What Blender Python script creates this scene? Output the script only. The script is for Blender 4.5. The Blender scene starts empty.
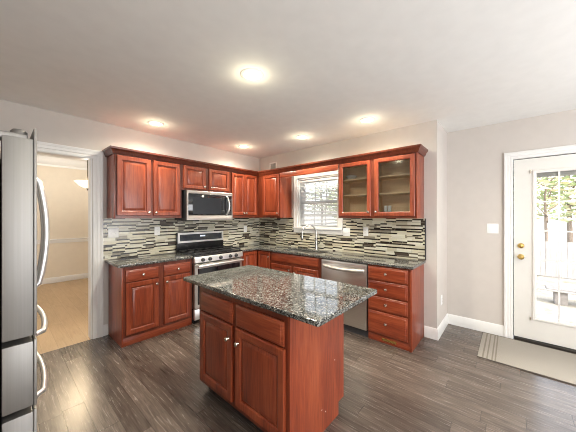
import bpy, bmesh, math, random
from mathutils import Vector, Matrix

random.seed(7)
SC = bpy.context.scene
COL = SC.collection
PI = math.pi

# ------------------------------------------------------------------ camera
CAM = (-3.3904, -3.7104, 1.4467)
cam_d = bpy.data.cameras.new('camera')
cam = bpy.data.objects.new('camera', cam_d); COL.objects.link(cam)
cam.location = CAM
cam.rotation_euler = (PI / 2, 0, math.radians(41.198 - 90))
cam_d.sensor_fit = 'HORIZONTAL'; cam_d.sensor_width = 36.0
cam_d.lens = 36.0 * 255.06 / 576.0
cam_d.clip_start = 0.02; cam_d.clip_end = 200
SC.camera = cam

# ------------------------------------------------------------------ view
vs = SC.view_settings
vs.view_transform = 'Standard'; vs.look = 'None'; vs.gamma = 1.0
vs.use_curve_mapping = False
vs.exposure = 0.38
SC.cycles.max_bounces = 10
SC.cycles.diffuse_bounces = 6
SC.cycles.transparent_max_bounces = 24
SC.cycles.sample_clamp_indirect = 6.0
SC.cycles.caustics_reflective = False
SC.cycles.caustics_refractive = False
SC.cycles.use_denoising = True
SC.cycles.filter_width = 1.0

# ------------------------------------------------------------------ world (daylight sky)
W = bpy.data.worlds.new('world'); SC.world = W; W.use_nodes = True
wn = W.node_tree.nodes; wl = W.node_tree.links
for n in list(wn): wn.remove(n)
wo = wn.new('ShaderNodeOutputWorld'); wb = wn.new('ShaderNodeBackground')
sky = wn.new('ShaderNodeTexSky'); sky.sky_type = 'NISHITA'
sky.sun_disc = False; sky.sun_elevation = math.radians(38); sky.sun_rotation = math.radians(200)
sky.air_density = 0.8; sky.dust_density = 4.0
hz = wn.new('ShaderNodeMix'); hz.data_type = 'RGBA'; hz.inputs[0].default_value = .85      # thin bright haze
wl.new(sky.outputs[0], hz.inputs[6]); hz.inputs[7].default_value = (1, .99, .97, 1)
wl.new(hz.outputs[2], wb.inputs[0]); wl.new(wb.outputs[0], wo.inputs[0])
wb.inputs[1].default_value = 2.5

def lamp(name, kind, loc, energy, color=(1, 1, 1), rot=(0, 0, 0), **kw):
    d = bpy.data.lights.new(name, kind); d.energy = energy; d.color = color
    for k, v in kw.items(): setattr(d, k, v)
    o = bpy.data.objects.new(name, d); COL.objects.link(o)
    o.location = loc; o.rotation_euler = rot
    return o

# the sun stands behind the house and lights the garden side of the fence
lamp('sun', 'SUN', (0, 0, 10), 2.2, (1, .97, .92), (math.radians(45), 0, math.radians(-60)), angle=math.radians(1.5))
DOWN_W, HALO_W = 70, 1.4      # watts of each recessed ceiling light: its beam and the glow round its lens
# added fill panels, unseen behind the camera, in place of window light
lamp('rear_fill', 'AREA', (-1.95, -6.05, 1.45), 138, (.955, .975, 1), (math.radians(112), 0, 0),
     shape='RECTANGLE', size=3.6, size_y=1.9)
lamp('side_fill', 'AREA', (-3.98, -5.0, 1.5), 6, (1, .985, .97), (0, math.radians(-110), 0),
     shape='RECTANGLE', size=1.7, size_y=1.6)

# daylight from the dining-room windows, out of view to the left of the doorway
lamp('dining_window_daylight', 'AREA', (-5.1, 1.9, 1.5), 27, (.93, .97, 1), (0, math.radians(-90), 0),
     shape='RECTANGLE', size=1.7, size_y=2.2)

# ------------------------------------------------------------------ materials
def new_mat(name):
    m = bpy.data.materials.new(name); m.use_nodes = True
    nt = m.node_tree
    for n in list(nt.nodes): nt.nodes.remove(n)
    out = nt.nodes.new('ShaderNodeOutputMaterial')
    b = nt.nodes.new('ShaderNodeBsdfPrincipled')
    nt.links.new(b.outputs[0], out.inputs[0])
    return m, nt, b

class N:
    """small node-graph helper"""
    def __init__(s, nt): s.nt = nt
    def node(s, t, **kw):
        n = s.nt.nodes.new(t)
        for k, v in kw.items(): setattr(n, k, v)
        return n
    def link(s, a, b): s.nt.links.new(a, b)
    def put(s, sock, v):
        if hasattr(v, 'is_output'): s.link(v, sock)
        else: sock.default_value = v
    def math(s, op, a, b=None, c=None):
        n = s.node('ShaderNodeMath', operation=op)
        s.put(n.inputs[0], a)
        if b is not None: s.put(n.inputs[1], b)
        if c is not None: s.put(n.inputs[2], c)
        return n.outputs[0]
    def obj(s):
        return s.node('ShaderNodeTexCoord').outputs['Object']
    def sep(s, v):
        n = s.node('ShaderNodeSeparateXYZ'); s.link(v, n.inputs[0]); return n.outputs
    def comb(s, x, y, z):
        n = s.node('ShaderNodeCombineXYZ')
        for i, v in enumerate((x, y, z)): s.put(n.inputs[i], v)
        return n.outputs[0]
    def mapping(s, v, scale=(1, 1, 1), loc=None):
        n = s.node('ShaderNodeMapping'); s.link(v, n.inputs['Vector'])
        n.inputs['Scale'].default_value = scale
        if loc is not None: s.put(n.inputs['Location'], loc)
        return n.outputs[0]
    def noise(s, v, scale, detail=3, rough=.5, dist=0):
        n = s.node('ShaderNodeTexNoise'); s.link(v, n.inputs['Vector'])
        n.inputs['Scale'].default_value = scale; n.inputs['Detail'].default_value = detail
        n.inputs['Roughness'].default_value = rough; n.inputs['Distortion'].default_value = dist
        return n.outputs[0]
    def white(s, v):
        n = s.node('ShaderNodeTexWhiteNoise', noise_dimensions='3D'); s.link(v, n.inputs['Vector'])
        return n.outputs[0]
    def ramp(s, fac, stops, interp='LINEAR'):
        n = s.node('ShaderNodeValToRGB'); cr = n.color_ramp; cr.interpolation = interp
        while len(cr.elements) < len(stops): cr.elements.new(.5)
        for e, (p, c) in zip(cr.elements, stops):
            e.position = p; e.color = (c[0], c[1], c[2], 1)
        s.link(fac, n.inputs[0]); return n.outputs[0]
    def mix(s, fac, a, b, mode='MIX'):
        n = s.node('ShaderNodeMix', data_type='RGBA', blend_type=mode)
        s.put(n.inputs[0], fac)
        for sock, v in ((n.inputs[6], a), (n.inputs[7], b)):
            if isinstance(v, tuple): sock.default_value = (v[0], v[1], v[2], 1)
            else: s.link(v, sock)
        return n.outputs[2]
    def bump(s, h, strength, dist=.002):
        n = s.node('ShaderNodeBump'); n.inputs['Strength'].default_value = strength
        n.inputs['Distance'].default_value = dist
        s.link(h, n.inputs['Height']); return n.outputs[0]

def flat(name, col, rough=.5, metal=0, coat=0, var=.06, spec=.5):
    """plain paint / metal / plastic with a faint procedural unevenness"""
    m, nt, b = new_mat(name); g = N(nt)
    nz = g.noise(g.obj(), 9, 3)
    lo = tuple(c * (1 - var) for c in col); hi = tuple(min(1, c * (1 + var)) for c in col)
    g.link(g.ramp(nz, [(.3, lo), (.7, hi)]), b.inputs['Base Color'])
    b.inputs['Roughness'].default_value = rough; b.inputs['Metallic'].default_value = metal
    b.inputs['Coat Weight'].default_value = coat
    b.inputs['Specular IOR Level'].default_value = spec
    return m

def wood(name, axis, dark, mid, light, rough=.34, coat=.22):
    m, nt, b = new_mat(name); g = N(nt)
    sc = [26, 26, 26]; sc[axis] = 1.6
    sc2 = [5, 5, 5]; sc2[axis] = .5
    rnd = g.node('ShaderNodeObjectInfo').outputs['Random']
    off = g.math('MULTIPLY', rnd, 13.0)
    o = g.obj()
    loc = g.comb(off, off, off)
    fine = g.noise(g.mapping(o, sc, loc), 3.2, 5, .62, .3)
    broad = g.noise(g.mapping(o, sc2, loc), 2.2, 3, .5, .8)
    f = g.math('ADD', g.math('MULTIPLY', fine, .55), g.math('MULTIPLY', broad, .5))
    col = g.ramp(f, [(.34, dark), (.52, mid), (.7, light)])
    tint = g.mix(g.math('MULTIPLY', rnd, .3), (1, 1, 1), (.82, .74, .7))
    g.link(g.mix(1.0, col, tint, 'MULTIPLY'), b.inputs['Base Color'])
    b.inputs['Roughness'].default_value = rough
    b.inputs['Coat Weight'].default_value = coat; b.inputs['Coat Roughness'].default_value = .22
    g.link(g.bump(fine, .05), b.inputs['Normal'])
    return m

CH = ((.130, .022, .010), (.255, .047, .018), (.375, .090, .035))
M = {}
M['cherry_v'] = wood('cherry_upright_grain', 2, *CH)
M['cherry_x'] = wood('cherry_grain_along_x', 0, *CH)
M['cherry_y'] = wood('cherry_grain_along_y', 1, *CH)
CD = tuple(tuple(c * .50 for c in k) for k in CH)
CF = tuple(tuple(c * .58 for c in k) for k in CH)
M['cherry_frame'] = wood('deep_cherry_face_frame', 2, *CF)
M['cherry_crown'] = wood('dark_cherry_moulding', 2, *CD)
M['maple'] = wood('maple_interior', 1, (.74, .54, .31), (.82, .63, .39), (.87, .71, .48), .4, .1)
M['white'] = flat('white_semi_gloss_paint', (.80, .80, .79), .35, var=.015)
M['door_white'] = flat('warm_white_door_paint', (.74, .73, .70), .35, var=.015)
M['plate'] = flat('white_plastic_plate', (.88, .89, .89), .3, var=.01)
M['slot'] = flat('dark_slot', (.10, .10, .10), .5)
M['wall'] = flat('greige_wall_paint', (.60, .56, .525), .7, var=.02)
M['dining_wall'] = flat('tan_wall_paint', (.74, .67, .56), .7, var=.02)
M['ceiling'] = flat('ceiling_paint', (.80, .80, .785), .85, var=.02)
M['nickel'] = flat('satin_nickel', (.72, .68, .60), .25, 1)
M['chrome'] = flat('brushed_chrome', (.40, .39, .37), .24, 1)
M['brass'] = flat('polished_brass', (.78, .56, .20), .2, 1)
M['black'] = flat('black_enamel', (.012, .012, .014), .22)
M['blackmat'] = flat('black_cast_iron', (.02, .02, .022), .55)
M['darkgrey'] = flat('charcoal_plastic', (.045, .045, .05), .45)
M['dkglass'] = flat('black_glass', (.012, .014, .018), .06, coat=.5)
M['mwwindow'] = flat('microwave_window_screen', (.026, .032, .040), .25, coat=0)
M['display'] = flat('control_display', (.012, .017, .028), .1, coat=.4)
M['ceramic'] = flat('white_ceramic', (.82, .82, .80), .2)
M['pipe'] = flat('dark_bronze', (.06, .045, .03), .4, 1)
M['vent'] = flat('vent_paint', (.62, .60, .56), .5)
M['ventdark'] = flat('vent_recess', (.08, .08, .08), .7)
M['fence'] = wood('weathered_fence_boards', 2, (.27, .26, .25), (.34, .33, .32), (.41, .40, .39), .8, 0)
M['bark'] = wood('bark', 2, (.10, .08, .06), (.17, .13, .10), (.24, .19, .15), .9, 0)
M['stone'] = flat('pale_stone', (.22, .20, .185), .8, var=.2)
M['threshold'] = flat('dark_bronze_threshold', (.05, .045, .04), .4, .5)

def steel(name, axis, base=.60, rough=.34):
    m, nt, b = new_mat(name); g = N(nt)
    sc = [160, 160, 160]; sc[axis] = 2
    nz = g.noise(g.mapping(g.obj(), sc), 1.0, 2)
    g.link(g.ramp(nz, [(.3, (base * .96, base * .93, base * .89)), (.7, (base * 1.04, base * 1.01, base * .97))]), b.inputs['Base Color'])
    b.inputs['Metallic'].default_value = 1
    b.inputs['Roughness'].default_value = rough
    return m
M['steel_x'] = steel('brushed_steel_along_x', 0, .66)
M['steel_y'] = steel('brushed_steel_along_y', 1, .66)
M['steel_bar'] = steel('satin_steel_bar', 1, .50, .55)
M['steel_v'] = steel('brushed_steel_upright', 2, .30, .55)
M['steel_hi'] = flat('pale_satin_steel', (.80, .80, .80), .3, .85, var=.02)

def emit(name, col, s):
    m, nt, b = new_mat(name)
    b.inputs['Base Color'].default_value = (.8, .8, .8, 1)
    b.inputs['Emission Color'].default_value = (*col, 1); b.inputs['Emission Strength'].default_value = s
    return m
M['lamp_disc'] = emit('lit_lamp_lens', (1, .93, .82), 9)
M['shade'] = emit('lit_glass_shade', (1, .86, .62), .9)
M['lcd'] = emit('lit_clock_digits', (.45, .65, .9), .5)

def glass(name, tint=(.97, .98, .98), rough=.02):
    m = bpy.data.materials.new(name); m.use_nodes = True; nt = m.node_tree; g = N(nt)
    for n in list(nt.nodes): nt.nodes.remove(n)
    out = g.node('ShaderNodeOutputMaterial'); t = g.node('ShaderNodeBsdfTransparent'); gl = g.node('ShaderNodeBsdfGlossy')
    t.inputs[0].default_value = (*tint, 1); gl.inputs['Roughness'].default_value = rough
    lw = g.node('ShaderNodeFresnel'); lw.inputs[0].default_value = 1.45
    mx = g.node('ShaderNodeMixShader'); g.link(lw.outputs[0], mx.inputs[0])
    g.link(t.outputs[0], mx.inputs[1]); g.link(gl.outputs[0], mx.inputs[2]); g.link(mx.outputs[0], out.inputs[0])
    return m
M['glass'] = glass('clear_glass')
M['cabinet_glass'] = glass('cabinet_door_glass', rough=.08)

def planks(name, stops, width=.128, length=1.25, rough=.3, seam=.42):
    """floor boards running along y, each board with its own tone and grain"""
    m, nt, b = new_mat(name); g = N(nt)
    o = g.obj(); X, Y, Z = g.sep(o)
    cx = g.math('DIVIDE', X, width); ci = g.math('FLOOR', cx)
    offs = g.math('MULTIPLY', g.white(g.comb(ci, 3.3, 1.7)), length * 5)
    cy = g.math('DIVIDE', g.math('ADD', Y, offs), length); ri = g.math('FLOOR', cy)
    tone = g.white(g.comb(ci, ri, 9.1))
    shift = g.comb(g.math('MULTIPLY', tone, 7.0), g.math('MULTIPLY', tone, 31.0), 0.0)
    grain = g.noise(g.mapping(o, (46, 2.6, 1), shift), 1.6, 6, .68, .9)
    cloud = g.noise(g.mapping(o, (7, 1.3, 1), shift), 1.6, 3, .5, 1.2)
    f = g.math('ADD', g.math('ADD', g.math('ADD', .10, g.math('MULTIPLY', tone, .14)), g.math('MULTIPLY', grain, .66)), g.math('MULTIPLY', cloud, .34))
    col = g.ramp(f, stops)
    def edge(t, w):
        fr = g.math('FRACT', t)
        return g.math('MULTIPLY', g.math('GREATER_THAN', fr, w), g.math('LESS_THAN', fr, 1 - w))
    s = g.math('MULTIPLY', edge(cx, .012), edge(cy, .0015))
    s2 = g.math('ADD', g.math('MULTIPLY', s, 1 - seam), seam)
    sc = g.comb(s2, s2, s2)
    g.link(g.mix(1.0, col, sc, 'MULTIPLY'), b.inputs['Base Color'])
    g.link(g.math('ADD', g.math('MULTIPLY', grain, .12), rough - .06), b.inputs['Roughness'])
    b.inputs['Specular IOR Level'].default_value = .75
    g.link(g.bump(g.math('ADD', g.math('MULTIPLY', s, .5), g.math('MULTIPLY', grain, .5)), .10), b.inputs['Normal'])
    return m
M['floor'] = planks('grey_brown_planks', rough=.26, stops=[(.38, (.028, .020, .016)), (.53, (.062, .047, .039)), (.68, (.108, .086, .073)), (.90, (.21, .17, .145))])
M['dining_floor'] = planks('tan_oak_planks', [(.36, (.30, .19, .10)), (.58, (.42, .28, .15)), (.85, (.52, .37, .22))], rough=.4, seam=.75)

def granite():
    m, nt, b = new_mat('speckled_granite'); g = N(nt); o = g.obj()
    def vor(scale, loc):
        n = g.node('ShaderNodeTexVoronoi'); g.link(g.mapping(o, (1, 1, 1), loc), n.inputs['Vector'])
        n.inputs['Scale'].default_value = scale
        w = g.node('ShaderNodeSeparateColor'); g.link(n.outputs['Color'], w.inputs[0]); return w.outputs[0]
    warp = vor(112, (0, 0, 0))
    c1 = g.ramp(warp, [(0, (.022, .023, .023)), (.34, (.075, .08, .078)), (.56, (.16, .16, .15)), (.80, (.21, .185, .155)), (.88, (.36, .355, .335))], 'CONSTANT')
    fine = vor(205, (3, 1, 2))
    c2 = g.ramp(fine, [(0, (.028, .029, .029)), (.40, (.12, .125, .12)), (.76, (.31, .305, .29))], 'CONSTANT')
    nz = g.noise(o, 26, 3)
    f = g.ramp(nz, [(.42, (0, 0, 0)), (.58, (1, 1, 1))])
    col = g.mix(1.0, g.mix(f, c1, c2), (.86, .87, .87), 'MULTIPLY')
    g.link(col, b.inputs['Base Color'])
    b.inputs['Roughness'].default_value = .07
    b.inputs['Specular IOR Level'].default_value = .62
    return m
M['granite'] = granite()

def mosaic(name, axis):
    """stacked linear mosaic: every row has its own joint offset, every strip its own colour"""
    m, nt, b = new_mat(name); g = N(nt); xyz = g.sep(g.obj())
    u = xyz[axis]; z = xyz[2]; per = .0450
    u = g.math('ADD', u, g.math('MULTIPLY', g.noise(g.comb(g.math('MULTIPLY', u, 5.0), 0.0, 0.0), 1.0, 1), .16))
    # blocks of strips step up and down against their neighbours
    grp = g.math('FLOOR', g.math('DIVIDE', z, per * 2.0))
    blk = g.math('FLOOR', g.math('DIVIDE', g.math('ADD', u, g.math('MULTIPLY', g.white(g.comb(grp, 8.8, 3.1)), 2.0)), .17))
    lift = g.math('MULTIPLY', g.math('FLOOR', g.math('MULTIPLY', g.white(g.comb(blk, grp, .7)), 3.0)), per / 3)
    zz = g.math('DIVIDE', g.math('ADD', z, lift), per)
    pi_ = g.math('FLOOR', zz); pf = g.math('FRACT', zz)
    thin = g.math('GREATER_THAN', pf, .62)
    ri = g.math('ADD', g.math('MULTIPLY', pi_, 2.0), thin)
    cu = g.math('DIVIDE', g.math('ADD', u, g.math('MULTIPLY', g.white(g.comb(ri, 1.1, 7.7)), 3.0)), .155); ci = g.math('FLOOR', cu)
    v = g.white(g.comb(ci, ri, 2.6))
    wide_c = g.ramp(v, [(0, (.72, .67, .52)), (.34, (.80, .77, .65)), (.68, (.62, .57, .44)), (.86, (.30, .27, .21)), (.95, (.08, .06, .045))], 'CONSTANT')
    thin_c = g.ramp(v, [(0, (.020, .014, .010)), (.50, (.050, .037, .026)), (.72, (.17, .14, .105)), (.80, (.72, .68, .56))], 'CONSTANT')
    col = g.mix(thin, wide_c, thin_c)
    rz = g.math('DIVIDE', pf, .60); rz = g.math('ADD', g.math('MULTIPLY', rz, g.math('SUBTRACT', 1.0, thin)), g.math('MULTIPLY', g.math('DIVIDE', g.math('SUBTRACT', pf, .60), .40), thin))
    fr = rz; fu = g.math('FRACT', cu)
    s = g.math('MULTIPLY', g.math('GREATER_THAN', fr, .07), g.math('GREATER_THAN', fu, .012))
    g.link(g.mix(1.0, g.mix(s, (.42, .40, .34), col), (.84, .85, .84), 'MULTIPLY'), b.inputs['Base Color'])
    b.inputs['Roughness'].default_value = .22
    g.link(g.bump(s, .25), b.inputs['Normal'])
    return m
M['mosaic_x'] = mosaic('linear_mosaic_along_x', 0)
M['mosaic_y'] = mosaic('linear_mosaic_along_y', 1)

def mat_rug():
    m, nt, b = new_mat('woven_beige'); g = N(nt); o = g.obj(); X, Y, Z = g.sep(o)
    wv = g.noise(g.mapping(o, (220, 220, 1)), 1.0, 2)
    col = g.ramp(wv, [(.3, (.30, .275, .24)), (.7, (.42, .395, .36))])
    def band(a, w): return g.math('LESS_THAN', g.math('ABSOLUTE', g.math('SUBTRACT', Y, a)), w)
    s = band(-.05, .007)
    for a in (-.085, -.125, -.15): s = g.math('MAXIMUM', s, band(a, .006))
    g.link(g.mix(s, col, (.22, .195, .165)), b.inputs['Base Color'])
    b.inputs['Roughness'].default_value = .9
    g.link(g.bump(wv, .3), b.inputs['Normal'])
    return m
M['rug'] = mat_rug()
M['rug_edge'] = flat('rug_binding', (.12, .105, .09), .9)

def ground_mat():
    m, nt, b = new_mat('pale_dry_ground'); g = N(nt)
    nz = g.noise(g.obj(), 2.2, 6, .65)
    g.link(g.ramp(nz, [(.35, (.20, .175, .13)), (.5, (.29, .265, .22)), (.68, (.36, .345, .31))]), b.inputs['Base Color'])
    b.inputs['Roughness'].default_value = .95
    return m
M['ground'] = ground_mat()
def leaf_mat(name, a, c):
    m, nt, b = new_mat(name); g = N(nt)
    nz = g.noise(g.obj(), 2.4, 4, .6)
    g.link(g.ramp(nz, [(.35, a), (.65, c)]), b.inputs['Base Color'])
    b.inputs['Roughness'].default_value = .7
    b.inputs['Subsurface Weight'].default_value = 0
    return m
M['leaf_green'] = leaf_mat('green_leaves', (.26, .34, .15), (.42, .50, .26))
M['leaf_pale'] = leaf_mat('pale_green_leaves', (.38, .45, .24), (.54, .58, .38))
M['leaf_gold'] = leaf_mat('yellow_leaves', (.50, .46, .24), (.60, .56, .36))

def slat_mat():
    m, nt, b = new_mat('translucent_white_slats'); g = N(nt)
    b.inputs['Base Color'].default_value = (.82, .83, .84, 1); b.inputs['Roughness'].default_value = .5
    t = g.node('ShaderNodeBsdfTranslucent'); g.link(g.ramp(g.noise(g.obj(), 5), [(.3, (.80, .82, .84)), (.7, (.86, .87, .88))]), t.inputs[0])
    mx = g.node('ShaderNodeMixShader'); mx.inputs[0].default_value = .5
    out = [n for n in nt.nodes if n.type == 'OUTPUT_MATERIAL'][0]
    g.link(b.outputs[0], mx.inputs[1]); g.link(t.outputs[0], mx.inputs[2]); g.link(mx.outputs[0], out.inputs[0])
    return m
M['slats'] = slat_mat()

# ------------------------------------------------------------------ mesh helpers
class MB:
    def __init__(s): s.bm = bmesh.new()
    def box(s, x0, y0, z0, x1, y1, z1, bev=0, seg=2):
        x0, x1 = sorted((x0, x1)); y0, y1 = sorted((y0, y1)); z0, z1 = sorted((z0, z1))
        r = bmesh.ops.create_cube(s.bm, size=1.0)
        vs_ = r['verts']
        for v in vs_:
            v.co = Vector(((x0 + x1) / 2 + v.co.x * (x1 - x0), (y0 + y1) / 2 + v.co.y * (y1 - y0), (z0 + z1) / 2 + v.co.z * (z1 - z0)))
        if bev:
            es = list({e for v in vs_ for e in v.link_edges})
            bmesh.ops.bevel(s.bm, geom=es, offset=bev, segments=seg, affect='EDGES', profile=.5)
        return s
    def cyl(s, p0, p1, r0, r1=None, n=24):
        return s.tube([p0, p1], [r0, r0 if r1 is None else r1], n)
    def tube(s, pts, r, n=14, cap=True):
        pts = [Vector(p) for p in pts]
        rs = r if isinstance(r, (list, tuple)) else [r] * len(pts)
        rings = []; up = None
        for i, p in enumerate(pts):
            if i == 0: t = pts[1] - p
            elif i == len(pts) - 1: t = p - pts[-2]
            else: t = (pts[i + 1] - p).normalized() + (p - pts[i - 1]).normalized()
            t.normalize()
            if up is None:
                up = Vector((0, 0, 1)) if abs(t.z) < .9 else Vector((1, 0, 0))
            a = t.cross(up).normalized(); up = a.cross(t).normalized()
            rings.append([s.bm.verts.new(p + (a * math.cos(k * 2 * PI / n) + up * math.sin(k * 2 * PI / n)) * rs[i]) for k in range(n)])
        for A, B in zip(rings, rings[1:]):
            for k in range(n): s.bm.faces.new((A[k], A[(k + 1) % n], B[(k + 1) % n], B[k]))
        if cap:
            s.bm.faces.new(rings[0][::-1]); s.bm.faces.new(rings[-1])
        return s
    def lathe(s, c, axis, prof, n=28):
        """prof: (radius, distance along axis)"""
        ax = Vector(axis).normalized(); c = Vector(c)
        u = Vector((0, 0, 1)) if abs(ax.z) < .9 else Vector((1, 0, 0))
        a = ax.cross(u).normalized(); b = ax.cross(a).normalized()
        rings = []
        for r, d in prof:
            if r < 1e-6: rings.append([s.bm.verts.new(c + ax * d)])
            else: rings.append([s.bm.verts.new(c + ax * d + (a * math.cos(k * 2 * PI / n) + b * math.sin(k * 2 * PI / n)) * r) for k in range(n)])
        for A, B in zip(rings, rings[1:]):
            for k in range(n):
                if len(A) == 1 and len(B) == 1: continue
                if len(A) == 1: s.bm.faces.new((A[0], B[k], B[(k + 1) % n]))
                elif len(B) == 1: s.bm.faces.new((A[k], A[(k + 1) % n], B[0]))
                else: s.bm.faces.new((A[k], A[(k + 1) % n], B[(k + 1) % n], B[k]))
        return s
    def rects(s, fr, prof, close=True, open_inner=False):
        """nested rectangles: fr(u0,u1,w0,w1,map); prof = [(inset, depth)...] from the outer back edge inwards"""
        u0, u1, w0, w1, mp = fr
        loops = []
        for ins, d in prof:
            loops.append([s.bm.verts.new(mp(u, w, d)) for u, w in ((u0 + ins, w0 + ins), (u1 - ins, w0 + ins), (u1 - ins, w1 - ins), (u0 + ins, w1 - ins))])
        for A, B in zip(loops, loops[1:]):
            for k in range(4): s.bm.faces.new((A[k], A[(k + 1) % 4], B[(k + 1) % 4], B[k]))
        if close and not open_inner: s.bm.faces.new(loops[-1])
        if open_inner:   # join the last loop back to the first (a ring)
            A, B = loops[-1], loops[0]
            for k in range(4): s.bm.faces.new((A[k], A[(k + 1) % 4], B[(k + 1) % 4], B[k]))
        else: s.bm.faces.new(loops[0][::-1])
        return s
    def sweep(s, path, prof):
        """path: (point xy, mitre offset direction xy); prof: (out, z)"""
        rings = []
        for (px, py), (nx, ny) in path:
            rings.append([s.bm.verts.new((px + nx * o, py + ny * o, z)) for o, z in prof])
        n = len(prof)
        for A, B in zip(rings, rings[1:]):
            for k in range(n): s.bm.faces.new((A[k], A[(k + 1) % n], B[(k + 1) % n], B[k]))
        s.bm.faces.new(rings[0][::-1]); s.bm.faces.new(rings[-1])
        return s
    def cells(s, xs, ys, keep, z0, z1):
        """slab from a grid of cells, so that holes and L shapes stay one clean solid"""
        V = {}
        def v(i, j):
            if (i, j) not in V: V[i, j] = s.bm.verts.new((xs[i], ys[j], z1))
            return V[i, j]
        fs = []
        for i in range(len(xs) - 1):
            for j in range(len(ys) - 1):
                if keep((xs[i] + xs[i + 1]) / 2, (ys[j] + ys[j + 1]) / 2):
                    fs.append(s.bm.faces.new((v(i, j), v(i + 1, j), v(i + 1, j + 1), v(i, j + 1))))
        r = bmesh.ops.extrude_face_region(s.bm, geom=fs, use_keep_orig=True)
        for e in r['geom']:
            if isinstance(e, bmesh.types.BMVert): e.co.z = z0
        return s
    def casing(s, mp, u0, u1, w1, prof, w0=0):
        """three-sided mitred casing round an opening; prof: (distance from the opening, projection)"""
        rings = []
        for u, w, su, sw in ((u0, w0, -1, 0), (u0, w1, -1, 1), (u1, w1, 1, 1), (u1, w0, 1, 0)):
            rings.append([s.bm.verts.new(mp(u + su * a, w + sw * a, d)) for a, d in prof])
        n = len(prof)
        for A, B_ in zip(rings, rings[1:]):
            for k in range(n): s.bm.faces.new((A[k], A[(k + 1) % n], B_[(k + 1) % n], B_[k]))
        s.bm.faces.new(rings[0][::-1]); s.bm.faces.new(rings[-1])
        return s
    def build(s, name, mat, parent=None, sharp=35, bevel=0):
        bmesh.ops.recalc_face_normals(s.bm, faces=s.bm.faces[:])
        off = Vector((0, 0, 0)); p = parent
        while p is not None: off += p.location; p = p.parent
        if off.length: bmesh.ops.translate(s.bm, verts=s.bm.verts[:], vec=-off)
        me = bpy.data.meshes.new(name); s.bm.to_mesh(me); s.bm.free()
        me.polygons.foreach_set('use_smooth', [True] * len(me.polygons))
        me.set_sharp_from_angle(angle=math.radians(sharp))
        me.materials.append(mat)
        o = bpy.data.objects.new(name, me); COL.objects.link(o)
        if parent is not None: o.parent = parent
        if bevel:
            md = o.modifiers.new('edge', 'BEVEL'); md.width = bevel; md.segments = 3; md.limit_method = 'ANGLE'; md.angle_limit = math.radians(40)
        return o

def B(*a, **k): return MB().box(*a, **k)

def tag(o, label, cat, group=None, kind=None):
    o['label'] = label; o['category'] = cat
    if group: o['group'] = group
    if kind: o['kind'] = kind
    return o
def thing(name, loc, label, cat, group=None, kind=None):
    o = bpy.data.objects.new(name, None); COL.objects.link(o); o.location = loc; o.empty_display_size = .05
    return tag(o, label, cat, group, kind)
def struct(o, label=None):
    o['kind'] = 'structure'
    if label: o['label'] = label; 
    return o

# maps from (u, height, depth outwards) to the room
def mapA(y): return lambda u, w, d: Vector((u, y - d, w))      # fronts that face -y
def mapB(x): return lambda u, w, d: Vector((x - d, u, w))      # fronts that face -x

# ------------------------------------------------------------------ cabinet fronts
def knob(parent, mp, u, w, d0=.019, mat='nickel', r=.0155):
    c = mp(u, w, d0); ax = mp(u, w, d0 + 1) - c
    return MB().lathe(c, ax, [(0, -.001), (r * .62, -.001), (r * .5, .004), (r * .36, .010), (r * .75, .015), (r, .020), (r * .85, .026), (r * .4, .029), (0, .0295)]).build('knob', M[mat], parent)
def panel_door(parent, mp, u0, u1, w0, w1, grain, knob_at=None, stile=.056):
    u0, u1 = sorted((u0, u1))
    d = MB().rects((u0, u1, w0, w1, mp), [(0, 0), (0, .015), (.005, .020), (stile - .012, .020), (stile - .005, .016), (stile, .010), (stile, .002)], open_inner=True).build('door', M[grain], parent)
    MB().rects((u0 + stile - .001, u1 - stile + .001, w0 + stile - .001, w1 - stile + .001, mp),
               [(0, .002), (0, .007), (.010, .007), (.014, .010), (.034, .0175), (.038, .018)]).build('raised_panel', M[grain], d)
    if knob_at: knob(d, mp, *knob_at)
    return d
def drawer_front(parent, mp, u0, u1, w0, w1, grain, knob_at=None):
    u0, u1 = sorted((u0, u1))
    d = MB().rects((u0, u1, w0, w1, mp), [(0, 0), (0, .010), (.004, .013), (.012, .0145), (.018, .020), (.022, .0205)]).build('drawer', M[grain], parent)
    if knob_at: knob(d, mp, *knob_at)
    return d
def face_frame(parent, mp, us, ws, mat='cherry_frame', d=.018, name='face_frame'):
    """us / ws: list of (lo, hi) bars: upright stiles us at full height, rails between them"""
    m = MB()
    lo_w = min(w[0] for w in ws); hi_w = max(w[1] for w in ws)
    def bx(u0, u1, w0, w1):
        p, q = mp(u0, w0, 0), mp(u1, w1, d); m.box(p.x, p.y, p.z, q.x, q.y, q.z)
    us = sorted((min(a), max(a)) for a in us)
    for a, b in us: bx(a, b, lo_w, hi_w)
    for (a, b), (c, e) in zip(us, us[1:]):
        for w0, w1 in ws: bx(b, c, w0, w1)
    return m.build(name, M[mat], parent)

# ------------------------------------------------------------------ room shell
H = 2.5726
FL = -.12
struct(MB().box(-4.05, -6.2, -.1, .774, 0, 0).build('floor', M['floor']))
struct(MB().box(-5.2, 0.0, -.1, -.7, 3.9, 0).build('floor_dining', M['dining_floor']))
struct(MB().box(-4.2, -6.35, H, .90, 0.12, H + .12).build('ceiling', M['ceiling']))
struct(MB().box(-5.35, .12, 2.70, -.55, 4.0, 2.82).build('ceiling_dining', M['ceiling']))
# back wall with the doorway to the dining room
m = MB()
for x0, x1, z0, z1 in ((-4.2, -3.50, 0, H), (-3.50, -2.652, 2.129, H), (-2.652, 0.15, 0, H)): m.box(x0, 0, z0, x1, .12, z1)
struct(m.build('wall_back', M['wall']))
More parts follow.
